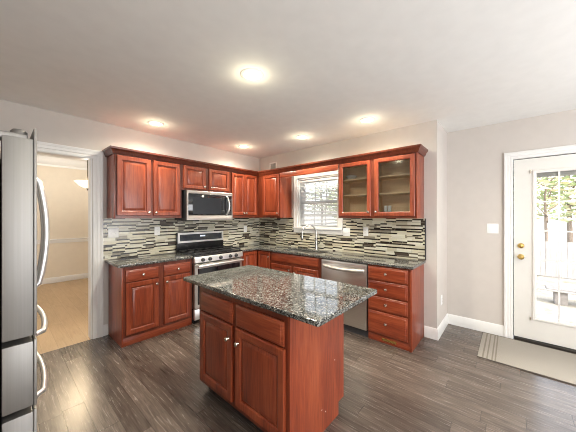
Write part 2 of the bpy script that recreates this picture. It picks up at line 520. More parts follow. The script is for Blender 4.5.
# wall with the sink window; it stops at y = -3.057 and turns into the recess of the garden door
m = MB()
WY0, WY1, WZ0, WZ1 = -.965, -1.755, 1.245, 2.08
for y0, y1, z0, z1 in ((0, WY0, 0, H), (WY0, WY1, 0, WZ0), (WY0, WY1, WZ1, H), (WY1, -3.057, 0, H)): m.box(0, y0, z0, .15, y1, z1)
struct(m.build('wall_window', M['wall']))
struct(MB().box(.15, -2.93, 0, .774, -3.057, H).build('wall_return', M['wall']))
DY0, DY1, DZ1 = -3.715, -4.672, 2.126
m = MB()
for y0, y1, z0, z1 in ((-3.057, DY0, 0, H), (DY0, DY1, DZ1, H), (DY1, -6.2, 0, H)): m.box(.624, y0, z0, .774, y1, z1)
struct(m.build('wall_door', M['wall']))
struct(MB().box(-4.2, -6.2, 0, -4.05, 0, H).build('wall_left', M['wall']))
struct(MB().box(-4.2, -6.35, 0, .774, -6.2, H).build('wall_rear', M['wall']))
m = MB(); m.box(-5.35, 3.74, 0, -.55, 3.9, 2.7); m.box(-5.35, .12, 0, -5.2, 3.74, 2.7); m.box(-.7, .12, 0, -.55, 3.74, 2.7)
struct(m.build('wall_dining', M['dining_wall']))
struct(MB().box(-5.2, .115, 0, -4.2, .12, 2.7).build('wall_dining_near', M['dining_wall']))
struct(MB().box(-5.2, .06, H, -.7, .12, 2.7).build('wall_dining_head', M['dining_wall']))
# dining room trim
m = MB()
m.sweep([((-5.2, 3.74), (0, -1)), ((-.7, 3.74), (0, -1))], [(0, 2.51), (.012, 2.51), (.016, 2.55), (.03, 2.56), (.07, 2.63), (.075, 2.66), (.10, 2.70), (0, 2.70)])
struct(m.build('trim_dining_crown', M['white']))
struct(MB().sweep([((-5.2, 3.74), (0, -1)), ((-.7, 3.74), (0, -1))], [(0, .855), (.012, .855), (.018, .875), (.018, .92), (.03, .93), (.03, .945), (0, .948)]).build('trim_chair_rail', M['white']))
struct(MB().box(-5.2, 3.722, 0, -.7, 3.74, .12, bev=.004).build('baseboard_dining', M['white']))
# doorway casing and jamb lining
m = MB()
CAS = [(.000, 0), (.000, .012), (.006, .015), (.030, .015), (.036, .011), (.042, .017), (.070, .019), (.076, .024), (.094, .026), (.100, .022), (.100, 0)]
m.casing(lambda u, w, d: Vector((u, -d, w)), -3.495, -2.645, 2.122, CAS)
m.casing(lambda u, w, d: Vector((u, .12 + d, w)), -3.495, -2.645, 2.122, CAS)
m.box(-2.664, .001, 0, -2.651, .119, 2.117); m.box(-3.489, .001, 0, -3.4765, .119, 2.117); m.box(-3.489, .001, 2.1175, -2.651, .119, 2.1285)
struct(m.build('trim_doorway', M['white']))
# baseboards
BB = [(0, 0), (.016, 0), (.016, .095), (.012, .105), (.009, .118), (.004, .126), (0, .13)]
struct(MB().sweep([((0, -2.925), (-1, 0)), ((0, -3.057), (-1, -1)), ((.624, -3.057), (-1, -1)), ((.624, -3.645), (-1, 0))], BB).build('baseboard_recess', M['white']))
struct(MB().sweep([((-2.545, 0), (0, -1)), ((-2.495, 0), (0, -1))], BB).build('baseboard_back', M['white']))
struct(MB().sweep([((.624, -4.742), (-1, 0)), ((.624, -6.2), (-1, 0))], BB).build('baseboard_right', M['white']))

# ------------------------------------------------------------------ window over the sink
win = bpy.data.objects.new('window_1', None); COL.objects.link(win); win.location = (0, -1.36, 1.2); struct(win, 'white double-hung window over the sink')
m = MB()
CO0, CO1, CZ0 = -.89, -1.83, 1.165
m.rects((CO1, CO0, CZ0, 2.155, mapB(0)), [(0, 0), (0, .022), (.004, .026), (.020, .026), (.026, .021), (.060, .019), (.070, .014), (.075, .014), (.075, 0)], open_inner=True)
m.build('window_casing', M['white'], win)
MB().box(-.05, CO0 + .0, WZ0 - .012, .06, CO1, WZ0 + .012, bev=.004).build('window_sill', M['white'], win)
m = MB()
m.box(0, WY0, WZ0, .15, WY0 - .022, WZ1); m.box(0, WY1 + .022, WZ0, .15, WY1, WZ1); m.box(0, WY0, WZ1 - .022, .15, WY1, WZ1)
m.build('window_jamb', M['white'], win)
ZM = 1.665
def sash(x, z0, z1, nm):
    y0, y1 = WY0 - .022, WY1 + .022
    m = MB()
    m.box(x, y0, z0, x + .03, y0 - .048, z1, bev=.003); m.box(x, y1 + .048, z0, x + .03, y1, z1, bev=.003)
    m.box(x, y0, z0, x + .03, y1, z0 + .045, bev=.003); m.box(x, y0, z1 - .042, x + .03, y1, z1, bev=.003)
    o = m.build('sash', M['white'], win)
    g = MB(); ya, yb = y0 - .048, y1 + .048
    for k in (1, 2):
        yy = ya + (yb - ya) * k / 3; g.box(x + .008, yy - .008, z0 + .04, x + .022, yy + .008, z1 - .04)
    zz = (z0 + z1) / 2; g.box(x + .0088, ya, zz - .008, x + .0212, yb, zz + .008)
    g.build('muntin', M['white'], o)
    MB().box(x + .012, ya, z0 + .04, x + .016, yb, z1 - .04).build('pane', M['glass'], o)
sash(.070, WZ0 + .012, ZM + .02, 'lower'); sash(.105, ZM - .02, WZ1 - .022, 'upper')

bl = thing('window_blind', (.035, -1.36, WZ0 + .02), 'white slatted mini blind lowered across the window over the sink', 'blind')
m = MB()
zz = WZ0 + .06
while zz < WZ1 - .075:
    m.bm.verts.ensure_lookup_table()
    y0, y1 = WY0 - .028, WY1 + .028
    p = [(.026, zz - .009), (.035, zz + .0008), (.045, zz + .008), (.0445, zz + .0088), (.0345, zz + .0016), (.0255, zz - .0082)]
    r = [[m.bm.verts.new((x, y, z)) for x, z in p] for y in (y0, y1)]
    for k in range(6): m.bm.faces.new((r[0][k], r[0][(k + 1) % 6], r[1][(k + 1) % 6], r[1][k]))
    zz += .0215
m.build('slats', M['slats'], bl)
MB().box(.016, WY0 - .024, WZ1 - .066, .056, WY1 + .024, WZ1 - .024, bev=.003).build('head_rail', M['white'], bl)
MB().box(.022, WY0 - .028, WZ0 + .014, .048, WY1 + .028, WZ0 + .034, bev=.003).build('bottom_rail', M['white'], bl)
m = MB()
for yy in (-1.08, -1.36, -1.64): m.cyl((.022, yy, WZ0 + .02), (.022, yy, WZ1 - .03), .0012, n=6)
m.build('ladder_cord', M['white'], bl)

# ------------------------------------------------------------------ garden door
door = bpy.data.objects.new('door_1', None); COL.objects.link(door); door.location = (.66, -4.19, 0); struct(door, 'white fifteen-pane garden door with brass knob')
SY0, SY1, SZ0, SZ1 = -3.735, -4.650, .035, 2.106
GY0, GY1, GZ0, GZ1 = -3.925, -4.460, .295, 1.935
m = MB()
X0, X1 = .640, .684
m.box(X0, SY0, SZ0, X1, GY0, SZ1); m.box(X0, GY1, SZ0, X1, SY1, SZ1); m.box(X0, GY0, SZ0, X1, GY1, GZ0); m.box(X0, GY0, GZ1, X1, GY1, SZ1)
ds = m.build('door_panel', M['door_white'], door)
mpd = mapB(X0)
MB().rects((GY1 - .035, GY0 + .035, GZ0 - .035, GZ1 + .035, mpd), [(0, 0), (0, .006), (.008, .012), (.022, .012), (.030, .006), (.036, .004), (.036, -.02)], open_inner=True).build('glass_frame', M['door_white'], ds)
m = MB()
for k in (1, 2):
    yy = GY0 + (GY1 - GY0) * k / 3; m.box(X0 + .004, yy - .0075, GZ0, X0 + .02, yy + .0075, GZ1)
for k in range(1, 5):
    z_ = GZ0 + (GZ1 - GZ0) * k / 5; m.box(X0 + .0048, GY0 + .001, z_ - .0075, X0 + .0192, GY1 - .001, z_ + .0075)
m.build('muntin', M['white'], ds)
MB().box(X0 + .022, GY0, GZ0, X0 + .027, GY1, GZ1).build('pane', M['glass'], ds)
MB().box(X0 + .029, GY0, GZ1 - .05, X0 + .040, GY1, GZ1, bev=.002).build('raised_blind', M['vent'], ds)
for z_ in (GZ0 - .02, GZ1 + .02): MB().box(X0 - .012, GY0 + .055, z_ - .02, X0, GY0 + .043, z_ + .02, bev=.002).build('bracket', M['nickel'], ds)
MB().lathe((X0, -3.795, .972), (-1, 0, 0), [(0, 0), (.031, 0), (.031, .005), (.026, .009), (.013, .012), (.012, .03), (.022, .038), (.028, .05), (.027, .062), (.018, .070), (0, .072)]).build('door_knob', M['brass'], ds)
MB().lathe((X0, -3.795, 1.100), (-1, 0, 0), [(0, 0), (.031, 0), (.030, .008), (.024, .014), (.010, .016), (.010, .024), (0, .025)]).box(X0 - .036, -3.800, 1.085, X0 - .02, -3.790, 1.115, bev=.002).build('deadbolt', M['brass'], ds)
MB().box(X0 + .004, SY0 + .004, .94, X0 + .03, SY0 - .001, 1.0).build('latch_plate', M['pipe'], ds)
m = MB()
m.casing(lambda u, w, d: Vector((.6235 - d, u, w)), SY1 - .008, SY0 + .008, SZ1 + .008, [(a * .83, d) for a, d in CAS])
m.box(.6245, DY0 - .001, 0, .773, SY0 + .007, DZ1 - .001); m.box(.6245, SY1 - .007, 0, .773, DY1 + .001, DZ1 - .001); m.box(.6245, SY0 + .006, SZ1 + .008, .773, SY1 - .006, DZ1 - .001)
m.build('door_casing', M['white'], door)
MB().box(.655, SY0 + .0065, .03, .675, SY0 + .0005, SZ1 + .007).box(.655, SY1 - .0065, .03, .675, SY1 - .0005, SZ1 + .007).box(.655, SY0, SZ1 + .0005, .675, SY1, SZ1 + .0075).build('door_gap_shade', M['black'], door)  # black strips put the shade of the door gap into colour
MB().box(.612, SY0, .0, .774, SY1, .026, bev=.004).build('threshold', M['threshold'], door)

# ------------------------------------------------------------------ tile backsplash
bs = MB().box(-2.542, -.009, .9145, -.010, -.0005, 1.4165).build('backsplash', M['mosaic_x'])
tag(bs, 'cream and brown strip mosaic backsplash behind the range and left counter', 'backsplash', 'mosaic backsplashes')
bs = thing('backsplash', (-.005, -1.5, .9145), 'cream and brown strip mosaic backsplash under the sink window', 'backsplash', 'mosaic backsplashes')
m = MB(); TX0, TX1 = -.009, -.0005
m.box(TX0, -.0095, .9145, TX1, CO0 + .001, 1.4165); m.box(TX0, CO0, .9145, TX1, CO1, CZ0 - .002); m.box(TX0, CO1 - .001, .9145, TX1, -2.930, 1.4165)
m.build('tile', M['mosaic_y'], bs)
MB().box(-.012, -2.930, .9145, -.0005, -2.944, 1.4165, bev=.002).build('edge_trim', M['darkgrey'], bs)

# ------------------------------------------------------------------ base cabinets
TOE = .10; TOP = .884
fA, fB = mapA(-.500), mapB(-.500)      # planes the fronts sit on
ffA, ffB = mapA(-.482), mapB(-.482)    # planes the face frames sit on

c = thing('base_cabinet', (-2.075, -.25, 0), 'cherry base cabinet with two drawers between the doorway and the range', 'cabinet', 'cherry base cabinets')
MB().box(-2.474, -.482, .0, -1.672, -.006, TOP - .001).build('body', M['cherry_v'], c)
MB().box(-2.490, -.500, .0, -2.4745, -.006, TOP - .001, bev=.002).build('side_panel', M['cherry_v'], c)
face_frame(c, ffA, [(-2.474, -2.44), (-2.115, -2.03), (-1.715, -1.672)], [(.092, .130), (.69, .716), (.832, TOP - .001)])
MB().box(-2.474, -.494, 0, -1.672, -.4825, .091, bev=.002).build('toe_kick', M['cherry_x'], c)
drawer_front(c, fA, -2.452, -2.105, .712, .840, 'cherry_x', (-2.279, .776))
drawer_front(c, fA, -2.040, -1.702, .712, .840, 'cherry_x', (-1.869, .776))
panel_door(c, fA, -2.452, -2.105, .122, .698, 'cherry_v', (-2.130, .640))
panel_door(c, fA, -2.040, -1.702, .122, .698, 'cherry_v', (-2.012, .640))

c = thing('base_cabinet', (-.30, -.30, 0), 'cherry corner base cabinet with two narrow folding doors right of the range', 'cabinet', 'cherry base cabinets')
m = MB(); m.cells([-.852, -.482, -.006], [-.830, -.482, -.006], lambda x, y: x > -.482 or y > -.482, 0, TOP - .001); m.build('body', M['cherry_v'], c)
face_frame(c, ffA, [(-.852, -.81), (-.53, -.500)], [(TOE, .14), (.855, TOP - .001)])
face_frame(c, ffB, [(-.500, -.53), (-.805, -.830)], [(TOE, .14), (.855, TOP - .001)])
panel_door(c, fA, -.812, -.528, .125, .862, 'cherry_v', None, .05)
panel_door(c, fB, -.528, -.800, .125, .862, 'cherry_v', (-.786, .795), .05)

c = thing('sink_base_cabinet', (-.25, -1.31, 0), 'cherry sink base with a wide false drawer front under the faucet', 'cabinet', 'cherry base cabinets')
m = MB(); m.box(-.482, -.832, 0, -.006, -.850, TOP - .001); m.box(-.482, -1.770, 0, -.006, -1.788, TOP - .001); m.box(-.482, -.85, .02, -.006, -1.77, .12); m.box(-.02, -.85, .12, -.006, -1.77, .60)
m.build('body', M['cherry_v'], c)
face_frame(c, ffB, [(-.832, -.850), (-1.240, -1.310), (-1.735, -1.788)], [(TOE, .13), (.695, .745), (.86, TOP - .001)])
drawer_front(c, fB, -.840, -1.735, .745, .866, 'cherry_y')
panel_door(c, fB, -.840, -1.250, .125, .700, 'cherry_v', (-1.222, .640))
panel_door(c, fB, -1.300, -1.735, .125, .700, 'cherry_v', (-1.325, .615))

c = thing('drawer_base_cabinet', (-.25, -2.68, 0), 'cherry base cabinet with four stacked drawers at the open counter end', 'cabinet', 'cherry base cabinets')
MB().box(-.482, -2.437, 0, -.006, -2.900, TOP - .001).build('body', M['cherry_v'], c)
MB().box(-.500, -2.9005, 0, -.006, -2.920, TOP - .001, bev=.002).build('side_panel', M['cherry_v'], c)
face_frame(c, ffB, [(-2.437, -2.452), (-2.872, -2.900)], [(.085, .105), (.345, .375), (.518, .542), (.695, .722), (.860, TOP - .001)])
MB().box(-.490, -2.437, 0, -.4825, -2.900, .083, bev=.002).build('toe_kick', M['cherry_y'], c)
for z0, z1, kz in ((.718, .864, .795), (.540, .698, .622), (.372, .520, .450), (.098, .350, .236)):
    drawer_front(c, fB, -2.444, -2.880, z0, z1, 'cherry_y', (-2.655, kz))
MB().box(-.4965, -2.60, .030, -.4905, -2.76, .060, bev=.002).build('vent_strip', M['brass'], c)

# ------------------------------------------------------------------ counters
o = MB().box(-2.530, -.532, TOP, -1.671, -.010, .914, bev=.006, seg=3).build('countertop', M['granite'])
tag(o, 'short speckled granite countertop on the cabinet beside the doorway', 'countertop', 'granite countertops')
SX0, SX1, SYa, SYb = -.430, -.120, -1.665, -.985
m = MB()
m.cells([-.859, -.532, SX0, SX1, -.010], [-2.940, SYa, -1.345, -1.305, SYb, -.532, -.010],
        lambda x, y: (x > -.532 or y > -.532) and not (SX0 < x < SX1 and SYa < y < SYb and not (-1.345 < y < -1.305 and False)), TOP, .914)
o = m.build('countertop', M['granite'], bevel=.005)
tag(o, 'long L-shaped speckled granite countertop holding the sink', 'countertop', 'granite countertops')
c = thing('sink', (-.275, -1.325, .70), 'double-bowl stainless undermount sink set in the long granite counter', 'sink')
for nm, ya, yb in (('basin', -1.335, SYa - .004), ('basin', SYb + .004, -1.315)):
    y0, y1 = min(ya, yb), max(ya, yb)
    m = MB(); mp = lambda u, w, d: Vector((w, u, .8835 - d))
    m.rects((y0, y1, SX0 - .004, SX1 + .004, mp), [(.004, .18), (.004, .0), (.008, 0.0), (.012, .16), (.03, .172)])
    m.lathe(((SX0 + SX1) / 2, (y0 + y1) / 2, .7125), (0, 0, 1), [(0, 0), (.035, 0), (.035, .003), (.028, .003), (0, .001)])
    m.build(nm, M['steel_y'], c)

f = thing('faucet', (-.075, -1.40, .914), 'brushed metal gooseneck pull-down faucet behind the sink', 'faucet')
MB().lathe((-.075, -1.40, .9145), (0, 0, 1), [(0, 0), (.030, 0), (.030, .008), (.024, .014), (.022, .03), (.024, .11), (.024, .145), (.017, .165), (0, .167)]).build('body', M['chrome'], f)
pts = [(-.075, -1.40, 1.07), (-.075, -1.40, 1.185)]
for k in range(1, 13):
    a = PI * k / 12; rr = .115
    pts.append((-.075 - (rr - rr * math.cos(a)) * .80, -1.40 + (rr - rr * math.cos(a)) * .60, 1.185 + .115 * math.sin(a)))
ex = pts[-1]; pts += [(ex[0], ex[1], 1.14)]
MB().tube(pts, .0115, 14).build('spout', M['chrome'], f)
MB().lathe((ex[0], ex[1], 1.145), (0, 0, -1), [(0, 0), (.014, 0), (.016, .02), (.018, .07), (.015, .078), (0, .078)]).build('spray_head', M['chrome'], f)
MB().tube([(-.075, -1.42, 1.015), (-.075, -1.455, 1.02), (-.085, -1.485, 1.06), (-.09, -1.50, 1.09)], [.012, .011, .009, .008]).build('lever', M['chrome'], f)

# ------------------------------------------------------------------ dishwasher
d = thing('dishwasher', (-.25, -2.11, 0), 'stainless dishwasher with bowed bar handle beside the four-drawer cabinet', 'dishwasher')
MB().box(-.478, -1.792, .0, -.006, -2.433, TOP - .002).build('body', M['darkgrey'], d)
dd = MB().box(-.524, -1.796, .092, -.4785, -2.429, .872, bev=.006).build('door', M['steel_y'], d)
MB().box(-.5265, -1.800, .826, -.5235, -2.425, .868, bev=.001).build('control_strip', M['steel_hi'], d)
MB().box(-.470, -1.796, .0, -.4785 + .003, -2.429, .086).build('toe_kick', M['black'], d)
hp = []
for k in range(13):
    t = k / 12; yy = -1.835 - t * .555; hp.append((-.530 - .038 * math.sin(PI * t) ** .6, yy, .792 - .012 * math.sin(PI * t)))
MB().tube(hp, .020, 14).build('handle', M['steel_bar'], dd)

# ------------------------------------------------------------------ range
r = thing('range', (-1.245, -.28, 0), 'freestanding stainless gas range with black cooktop under the microwave', 'range')
RX0, RX1 = -1.666, -.864
MB().box(RX0 + .002, -.495, .02, RX1 - .002, -.012, .895).build('body', M['black'], r)
ct = MB().box(RX0, -.548, .8955, RX1, -.055, .918, bev=.005).build('cooktop', M['black'], r)
for cx_, w_ in ((-1.531, .25), (-1.265, .25), (-.999, .25)):
    m = MB(); x0, x1 = cx_ - w_ / 2, cx_ + w_ / 2; y0, y1 = -.505, -.105
    for a, b in (((x0, y0), (x1, y0)), ((x0, y1), (x1, y1)), ((x0, y0), (x0, y1)), ((x1, y0), (x1, y1)), ((x0, (y0 + y1) / 2), (x1, (y0 + y1) / 2)), ((cx_, y0), (cx_, y1))):
        m.box(min(a[0], b[0]) - .006, min(a[1], b[1]) - .006, .934, max(a[0], b[0]) + .006, max(a[1], b[1]) + .006, .948, bev=.002)
    for xx in (x0, x1):
        for yy in (y0, y1): m.box(xx - .007, yy - .007, .9185, xx + .007, yy + .007, .935)
    m.build('grate', M['blackmat'], r)
for bx_, by_, br in ((-1.531, -.40, .045), (-1.531, -.20, .038), (-1.265, -.30, .05), (-.999, -.40, .05), (-.999, -.20, .036)):
    MB().lathe((bx_, by_, .9185), (0, 0, 1), [(0, 0), (br, 0), (br * .95, .006), (br * .75, .007), (br * .75, .012), (0, .013)]).build('burner', M['blackmat'], r)
# backguard
bgd = MB().box(RX0 - .002, -.054, .900, RX1 - .002, -.0125, 1.205, bev=.012).build('backguard', M['black'], r)
m = MB(); m.rects((RX0 + .012, RX1 - .012, 1.045, 1.200, mapA(-.0545)), [(0, 0), (0, .008), (.004, .011), (.028, .011), (.030, .006), (.030, 0)], open_inner=True)
m.build('display_surround', M['steel_hi'], bgd)
MB().box(RX0 + .045, -.0575, 1.075, RX1 - .052, -.0542, 1.170).build('display', M['display'], bgd)
MB().box(-1.300, -.0582, 1.128, -1.210, -.0576, 1.148).build('clock', M['lcd'], bgd)
# front
pn = MB()
pf = [(-.498, .812), (-.555, .812), (-.565, .822), (-.559, .885), (-.549, .8945), (-.498, .8945)]
R0 = [pn.bm.verts.new((RX0, y, z)) for y, z in pf]; R1 = [pn.bm.verts.new((RX1, y, z)) for y, z in pf]
for k in range(6): pn.bm.faces.new((R0[k], R0[(k + 1) % 6], R1[(k + 1) % 6], R1[k]))
pn.bm.faces.new(R0[::-1]); pn.bm.faces.new(R1)
pn = pn.build('control_panel', M['steel_hi'], r)
for kx in (-1.548, -1.440, -1.268, -1.100, -.996):
    k = MB().lathe((kx, -.5625, .852), (0, -1, .08), [(0, 0), (.026, 0), (.026, .006), (.021, .008), (.019, .03), (.016, .034), (0, .034)]).box(kx - .004, -.605, .836, kx + .004, -.594, .874, bev=.002).build('knob', M['darkgrey'], pn)
dr = MB().rects((RX0 + .004, RX1 - .004, .205, .798, mapA(-.497)), [(0, 0), (0, .052), (.006, .058), (.044, .058), (.044, .048)]).build('oven_door', M['steel_x'], r)
MB().box(RX0 + .05, -.5485, .252, RX1 - .05, -.545, .735).build('oven_window', M['dkglass'], dr)
m = MB(); m.tube([(RX0 + .03, -.610, .775), (RX1 - .03, -.610, .775)], .016, 16)
for xx in (RX0 + .06, RX1 - .06): m.cyl((xx, -.554, .775), (xx, -.610, .775), .011)
m.build('handle', M['steel_hi'], dr)
MB().box(RX0 + .004, -.552, .055, RX1 - .004, -.4975, .196, bev=.006).build('warming_drawer', M['steel_hi'], r)
for xx in (RX0 + .05, RX1 - .05):
    for yy in (-.44, -.06): MB().cyl((xx, yy, 0), (xx, yy, .021), .018).build('foot', M['black'], r)

# ------------------------------------------------------------------ wall cabinets
UB, UT = 1.418, 2.160
uA, uB = mapA(-.292), mapB(-.292)
ufA, ufB = mapA(-.274), mapB(-.274)
def box_body(x0, x1, z0, z1, c): MB().box(x0, -.274, z0, x1, -.003, z1).build('body', M['cherry_v'], c)

c = thing('wall_cabinet', (-2.10, -.15, UB), 'cherry two-door wall cabinet at the doorway end of the run', 'cabinet', 'cherry wall cabinets')
box_body(-2.492, -1.713, UB + .002, UT, c)
MB().box(-2.508, -.292, UB, -2.4925, -.003, UT, bev=.002).build('side_panel', M['cherry_v'], c)
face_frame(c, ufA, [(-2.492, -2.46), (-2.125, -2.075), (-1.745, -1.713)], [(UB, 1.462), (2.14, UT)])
panel_door(c, uA, -2.482, -2.114, 1.452, 2.150, 'cherry_v', (-2.142, 1.492))
panel_door(c, uA, -2.086, -1.738, 1.452, 2.150, 'cherry_v', (-2.056, 1.492))

c = thing('wall_cabinet', (-1.31, -.15, 1.815), 'short cherry two-door wall cabinet above the microwave', 'cabinet', 'cherry wall cabinets')
box_body(-1.7115, -.9035, 1.812, UT, c)
face_frame(c, ufA, [(-1.7115, -1.67), (-1.36, -1.285), (-.945, -.9035)], [(1.810, 1.845), (2.14, UT)])
panel_door(c, uA, -1.688, -1.350, 1.834, 2.150, 'cherry_v', (-1.375, 1.876), .05)
panel_door(c, uA, -1.294, -.932, 1.834, 2.150, 'cherry_v', (-1.262, 1.876), .05)

c = thing('wall_cabinet', (-.60, -.15, UB), 'cherry two-door wall cabinet between the microwave and the room corner', 'cabinet', 'cherry wall cabinets')
MB().box(-.902, -.274, UB + .002, -.003, -.003, UT).build('body', M['cherry_v'], c)
face_frame(c, ufA, [(-.902, -.87), (-.345, -.292)], [(UB, 1.472), (2.14, UT)])
panel_door(c, uA, -.885, -.617, 1.458, 2.150, 'cherry_v', (-.640, 1.496), .05)
panel_door(c, uA, -.611, -.340, 1.458, 2.150, 'cherry_v', (-.588, 1.496), .05)

c = thing('wall_cabinet', (-.15, -.56, UB), 'single-door cherry wall cabinet between the corner and the window', 'cabinet', 'cherry wall cabinets')
MB().box(-.274, -.294, UB + .002, -.003, -.815, UT).build('body', M['cherry_v'], c)
MB().box(-.292, -.8155, UB, -.003, -.830, UT, bev=.002).build('side_panel', M['cherry_v'], c)
face_frame(c, ufB, [(-.293, -.43), (-.785, -.8152)], [(UB, 1.472), (2.14, UT)])
panel_door(c, uB, -.415, -.806, 1.452, 2.150, 'cherry_v', (-.780, 1.496))

v = MB().box(-.310, -.8305, 2.075, -.292, -1.9195, 2.158, bev=.003).build('valance', M['cherry_y'])
tag(v, 'cherry valance board across the top of the sink window', 'valance')

c = thing('glass_door_cabinet', (-.15, -2.42, UB), 'cherry wall cabinet with two glass doors and maple shelves', 'cabinet', 'cherry wall cabinets')
G0, G1 = -1.920, -2.920
MB().box(-.292, G1, UB, -.003, G1 + .016, UT, bev=.002).build('side_panel', M['cherry_v'], c)
MB().box(-.274, G0 - .016, UB, -.003, G0, UT).build('side_panel', M['cherry_v'], c)
m = MB(); m.box(-.274, G0 - .0165, UB + .002, -.010, G1 + .0165, UB + .034); m.box(-.274, G0 - .0165, UT - .02, -.010, G1 + .0165, UT - .001)
m.box(-.010, G0 - .0165, UB + .002, -.003, G1 + .0165, UT - .001)
m.box(-.272, G0 - .0165, UB + .034, -.0105, G0 - .022, UT - .021); m.box(-.272, G1 + .022, UB + .034, -.0105, G1 + .0165, UT - .021)
m.box(-.272, -2.402, UB + .034, -.0105, -2.412, UT - .021)
m.build('interior', M['maple'], c)
for z_ in (1.715, 1.925):
    m = MB(); m.box(-.255, G0 - .0225, z_, -.0105, -2.4015, z_ + .018); m.box(-.255, -2.4125, z_, -.0105, G1 + .0225, z_ + .018)
    m.build('shelf', M['maple'], c)
face_frame(c, ufB, [(G0, G0 - .04), (-2.375, -2.440), (G1 + .0405, G1 + .0165)], [(UB, 1.465), (2.135, UT)])
for y0, y1, ky in ((-1.942, -2.384, -2.358), (-2.432, -2.896, -2.458)):
    st = .052
    dr = MB().rects((min(y0, y1), max(y0, y1), 1.445, 2.150, uB), [(0, 0), (0, .015), (.005, .020), (st - .010, .020), (st - .004, .016), (st, .010), (st, 0)], open_inner=True).build('door', M['cherry_v'], c)
    MB().box(-.300, min(y0, y1) + st - .004, 1.445 + st - .004, -.297, max(y0, y1) - st + .004, 2.150 - st + .004).build('pane', M['cabinet_glass'], dr)
    knob(dr, uB, ky, 1.498)

path = [((-2.508, -.004), (-1, 0)), ((-2.508, -.292), (-1, -1)), ((-.292, -.292), (-1, -1)), ((-.292, -2.920), (-1, -1)), ((-.004, -2.920), (0, -1))]
o = MB().sweep(path, [(-.012, 2.1605), (.012, 2.1605), (.016, 2.170), (.020, 2.176), (.024, 2.190), (.036, 2.210), (.044, 2.216), (.047, 2.236), (-.012, 2.236)]).build('crown_molding', M['cherry_crown'], sharp=25)
tag(o, 'dark cherry crown molding running along the tops of the wall cabinets', 'molding')

# things in the glass cabinet
o = MB().lathe((-.15, -2.045, 1.9435), (0, 0, 1), [(0, .002), (.03, .0), (.034, .006), (.055, .025), (.072, .048), (.075, .055), (.070, .054), (.052, .028), (.03, .012), (0, .010)]).build('bowl', M['ceramic'])
tag(o, 'white ceramic bowl on the top shelf behind a glass cabinet door', 'bowl')
for yy, lab in ((-2.535, 'white tumbler on the cabinet floor behind glass, nearer the window'), (-2.583, 'white tumbler on the cabinet floor behind glass, farther from the window')):
    o = MB().lathe((-.20, yy, UB + .0345), (0, 0, 1), [(0, 0), (.016, 0), (.018, .004), (.020, .120), (.020, .122), (.0185, .121), (.016, .008), (0, .006)]).build('tumbler', M['ceramic'])
    tag(o, lab, 'tumbler', 'tumblers in the glass cabinet')

# ------------------------------------------------------------------ microwave
mw = thing('microwave', (-1.293, -.18, 1.392), 'stainless over-the-range microwave hung above the range', 'microwave')
X0, X1 = -1.676, -.910
MB().box(X0 + .003, -.340, 1.386, X1 - .003, -.0105, 1.8085).build('body', M['darkgrey'], mw)
md = MB().rects((X0, X1, 1.386, 1.806, mapA(-.3405)), [(0, 0), (0, .022), (.006, .028), (.030, .028), (.034, .026)]).build('door', M['steel_x'], mw)
MB().box(X0 + .022, -.3705, 1.455, X1 - .022, -.3655, 1.762, bev=.002).build('glass_front', M['dkglass'], md)
MB().box(X0 + .085, -.3722, 1.478, X1 - .215, -.3704, 1.715).build('window', M['mwwindow'], md)
m = MB()
for k in range(11):
    pass
hp = []
for k in range(11):
    t = k / 10; hp.append((X1 - .118 + .018 * math.sin(PI * t), -.372 - .045 * math.sin(PI * t) ** .55, 1.462 + t * .292))
MB().tube(hp, .013, 12).build('handle', M['steel_hi'], md)
m = MB()
for k in range(5): m.box(X1 - .082, -.3718, 1.50 + k * .045, X1 - .040, -.3704, 1.525 + k * .045)
m.build('buttons', M['darkgrey'], md)
m = MB()
for k in range(18): m.box(X0 + .06 + k * .038, -.33, 1.3825, X0 + .085 + k * .038, -.06, 1.3862)
m.build('vent_grille', M['black'], mw)

# ------------------------------------------------------------------ island
c = thing('kitchen_island', (-1.98, -2.27, 0), 'cherry kitchen island cabinet with two drawers over two doors', 'island')
IX0, IX1, IY0, IY1 = -2.290, -1.673, -2.762, -1.780
MB().box(IX0 + .018, IY0 + .018, .10, IX1, IY1 - .0, TOP - .001).build('body', M['cherry_v'], c)
MB().box(IX0 + .07, IY0 + .018, 0, IX1 - .075, IY1 - .02, .099).build('plinth', M['blackmat'], c)
m = MB()      # exposed end panel with the toe notch at its back foot
pl = [(IX0, .0), (IX1 - .075, .0), (IX1 - .075, .092), (IX1, .092), (IX1, TOP - .001), (IX0, TOP - .001)]
A_ = [m.bm.verts.new((x, IY0, z)) for x, z in pl]; B_ = [m.bm.verts.new((x, IY0 + .0175, z)) for x, z in pl]
for k in range(6): m.bm.faces.new((A_[k], A_[(k + 1) % 6], B_[(k + 1) % 6], B_[k]))
m.bm.faces.new(A_); m.bm.faces.new(B_[::-1])
m.build('side_panel', M['cherry_v'], c)
mp = mapB(IX0 + .0178); fi = mapB(IX0 - .0005)
face_frame(c, mp, [(IY0 + .0185, -2.715), (-2.29, -2.225), (-1.845, IY1)], [(.10, .16), (.66, .70), (.83, TOP - .001)])
drawer_front(c, fi, -2.722, -2.278, .690, .835, 'cherry_y')
drawer_front(c, fi, -2.236, -1.828, .690, .835, 'cherry_y')
panel_door(c, fi, -2.730, -2.278, .140, .676, 'cherry_v', (-2.312, .580))
panel_door(c, fi, -2.236, -1.822, .140, .676, 'cherry_v', (-2.202, .580))
for x_, z_ in ((-1.80, .42), (-1.965, .155), (-1.92, .12)): MB().lathe((x_, IY0 - .0001, z_), (0, -1, 0), [(.0, .001), (.004, .0005), (.004, 0)], 10).build('screw_cap', M['plate'], c)
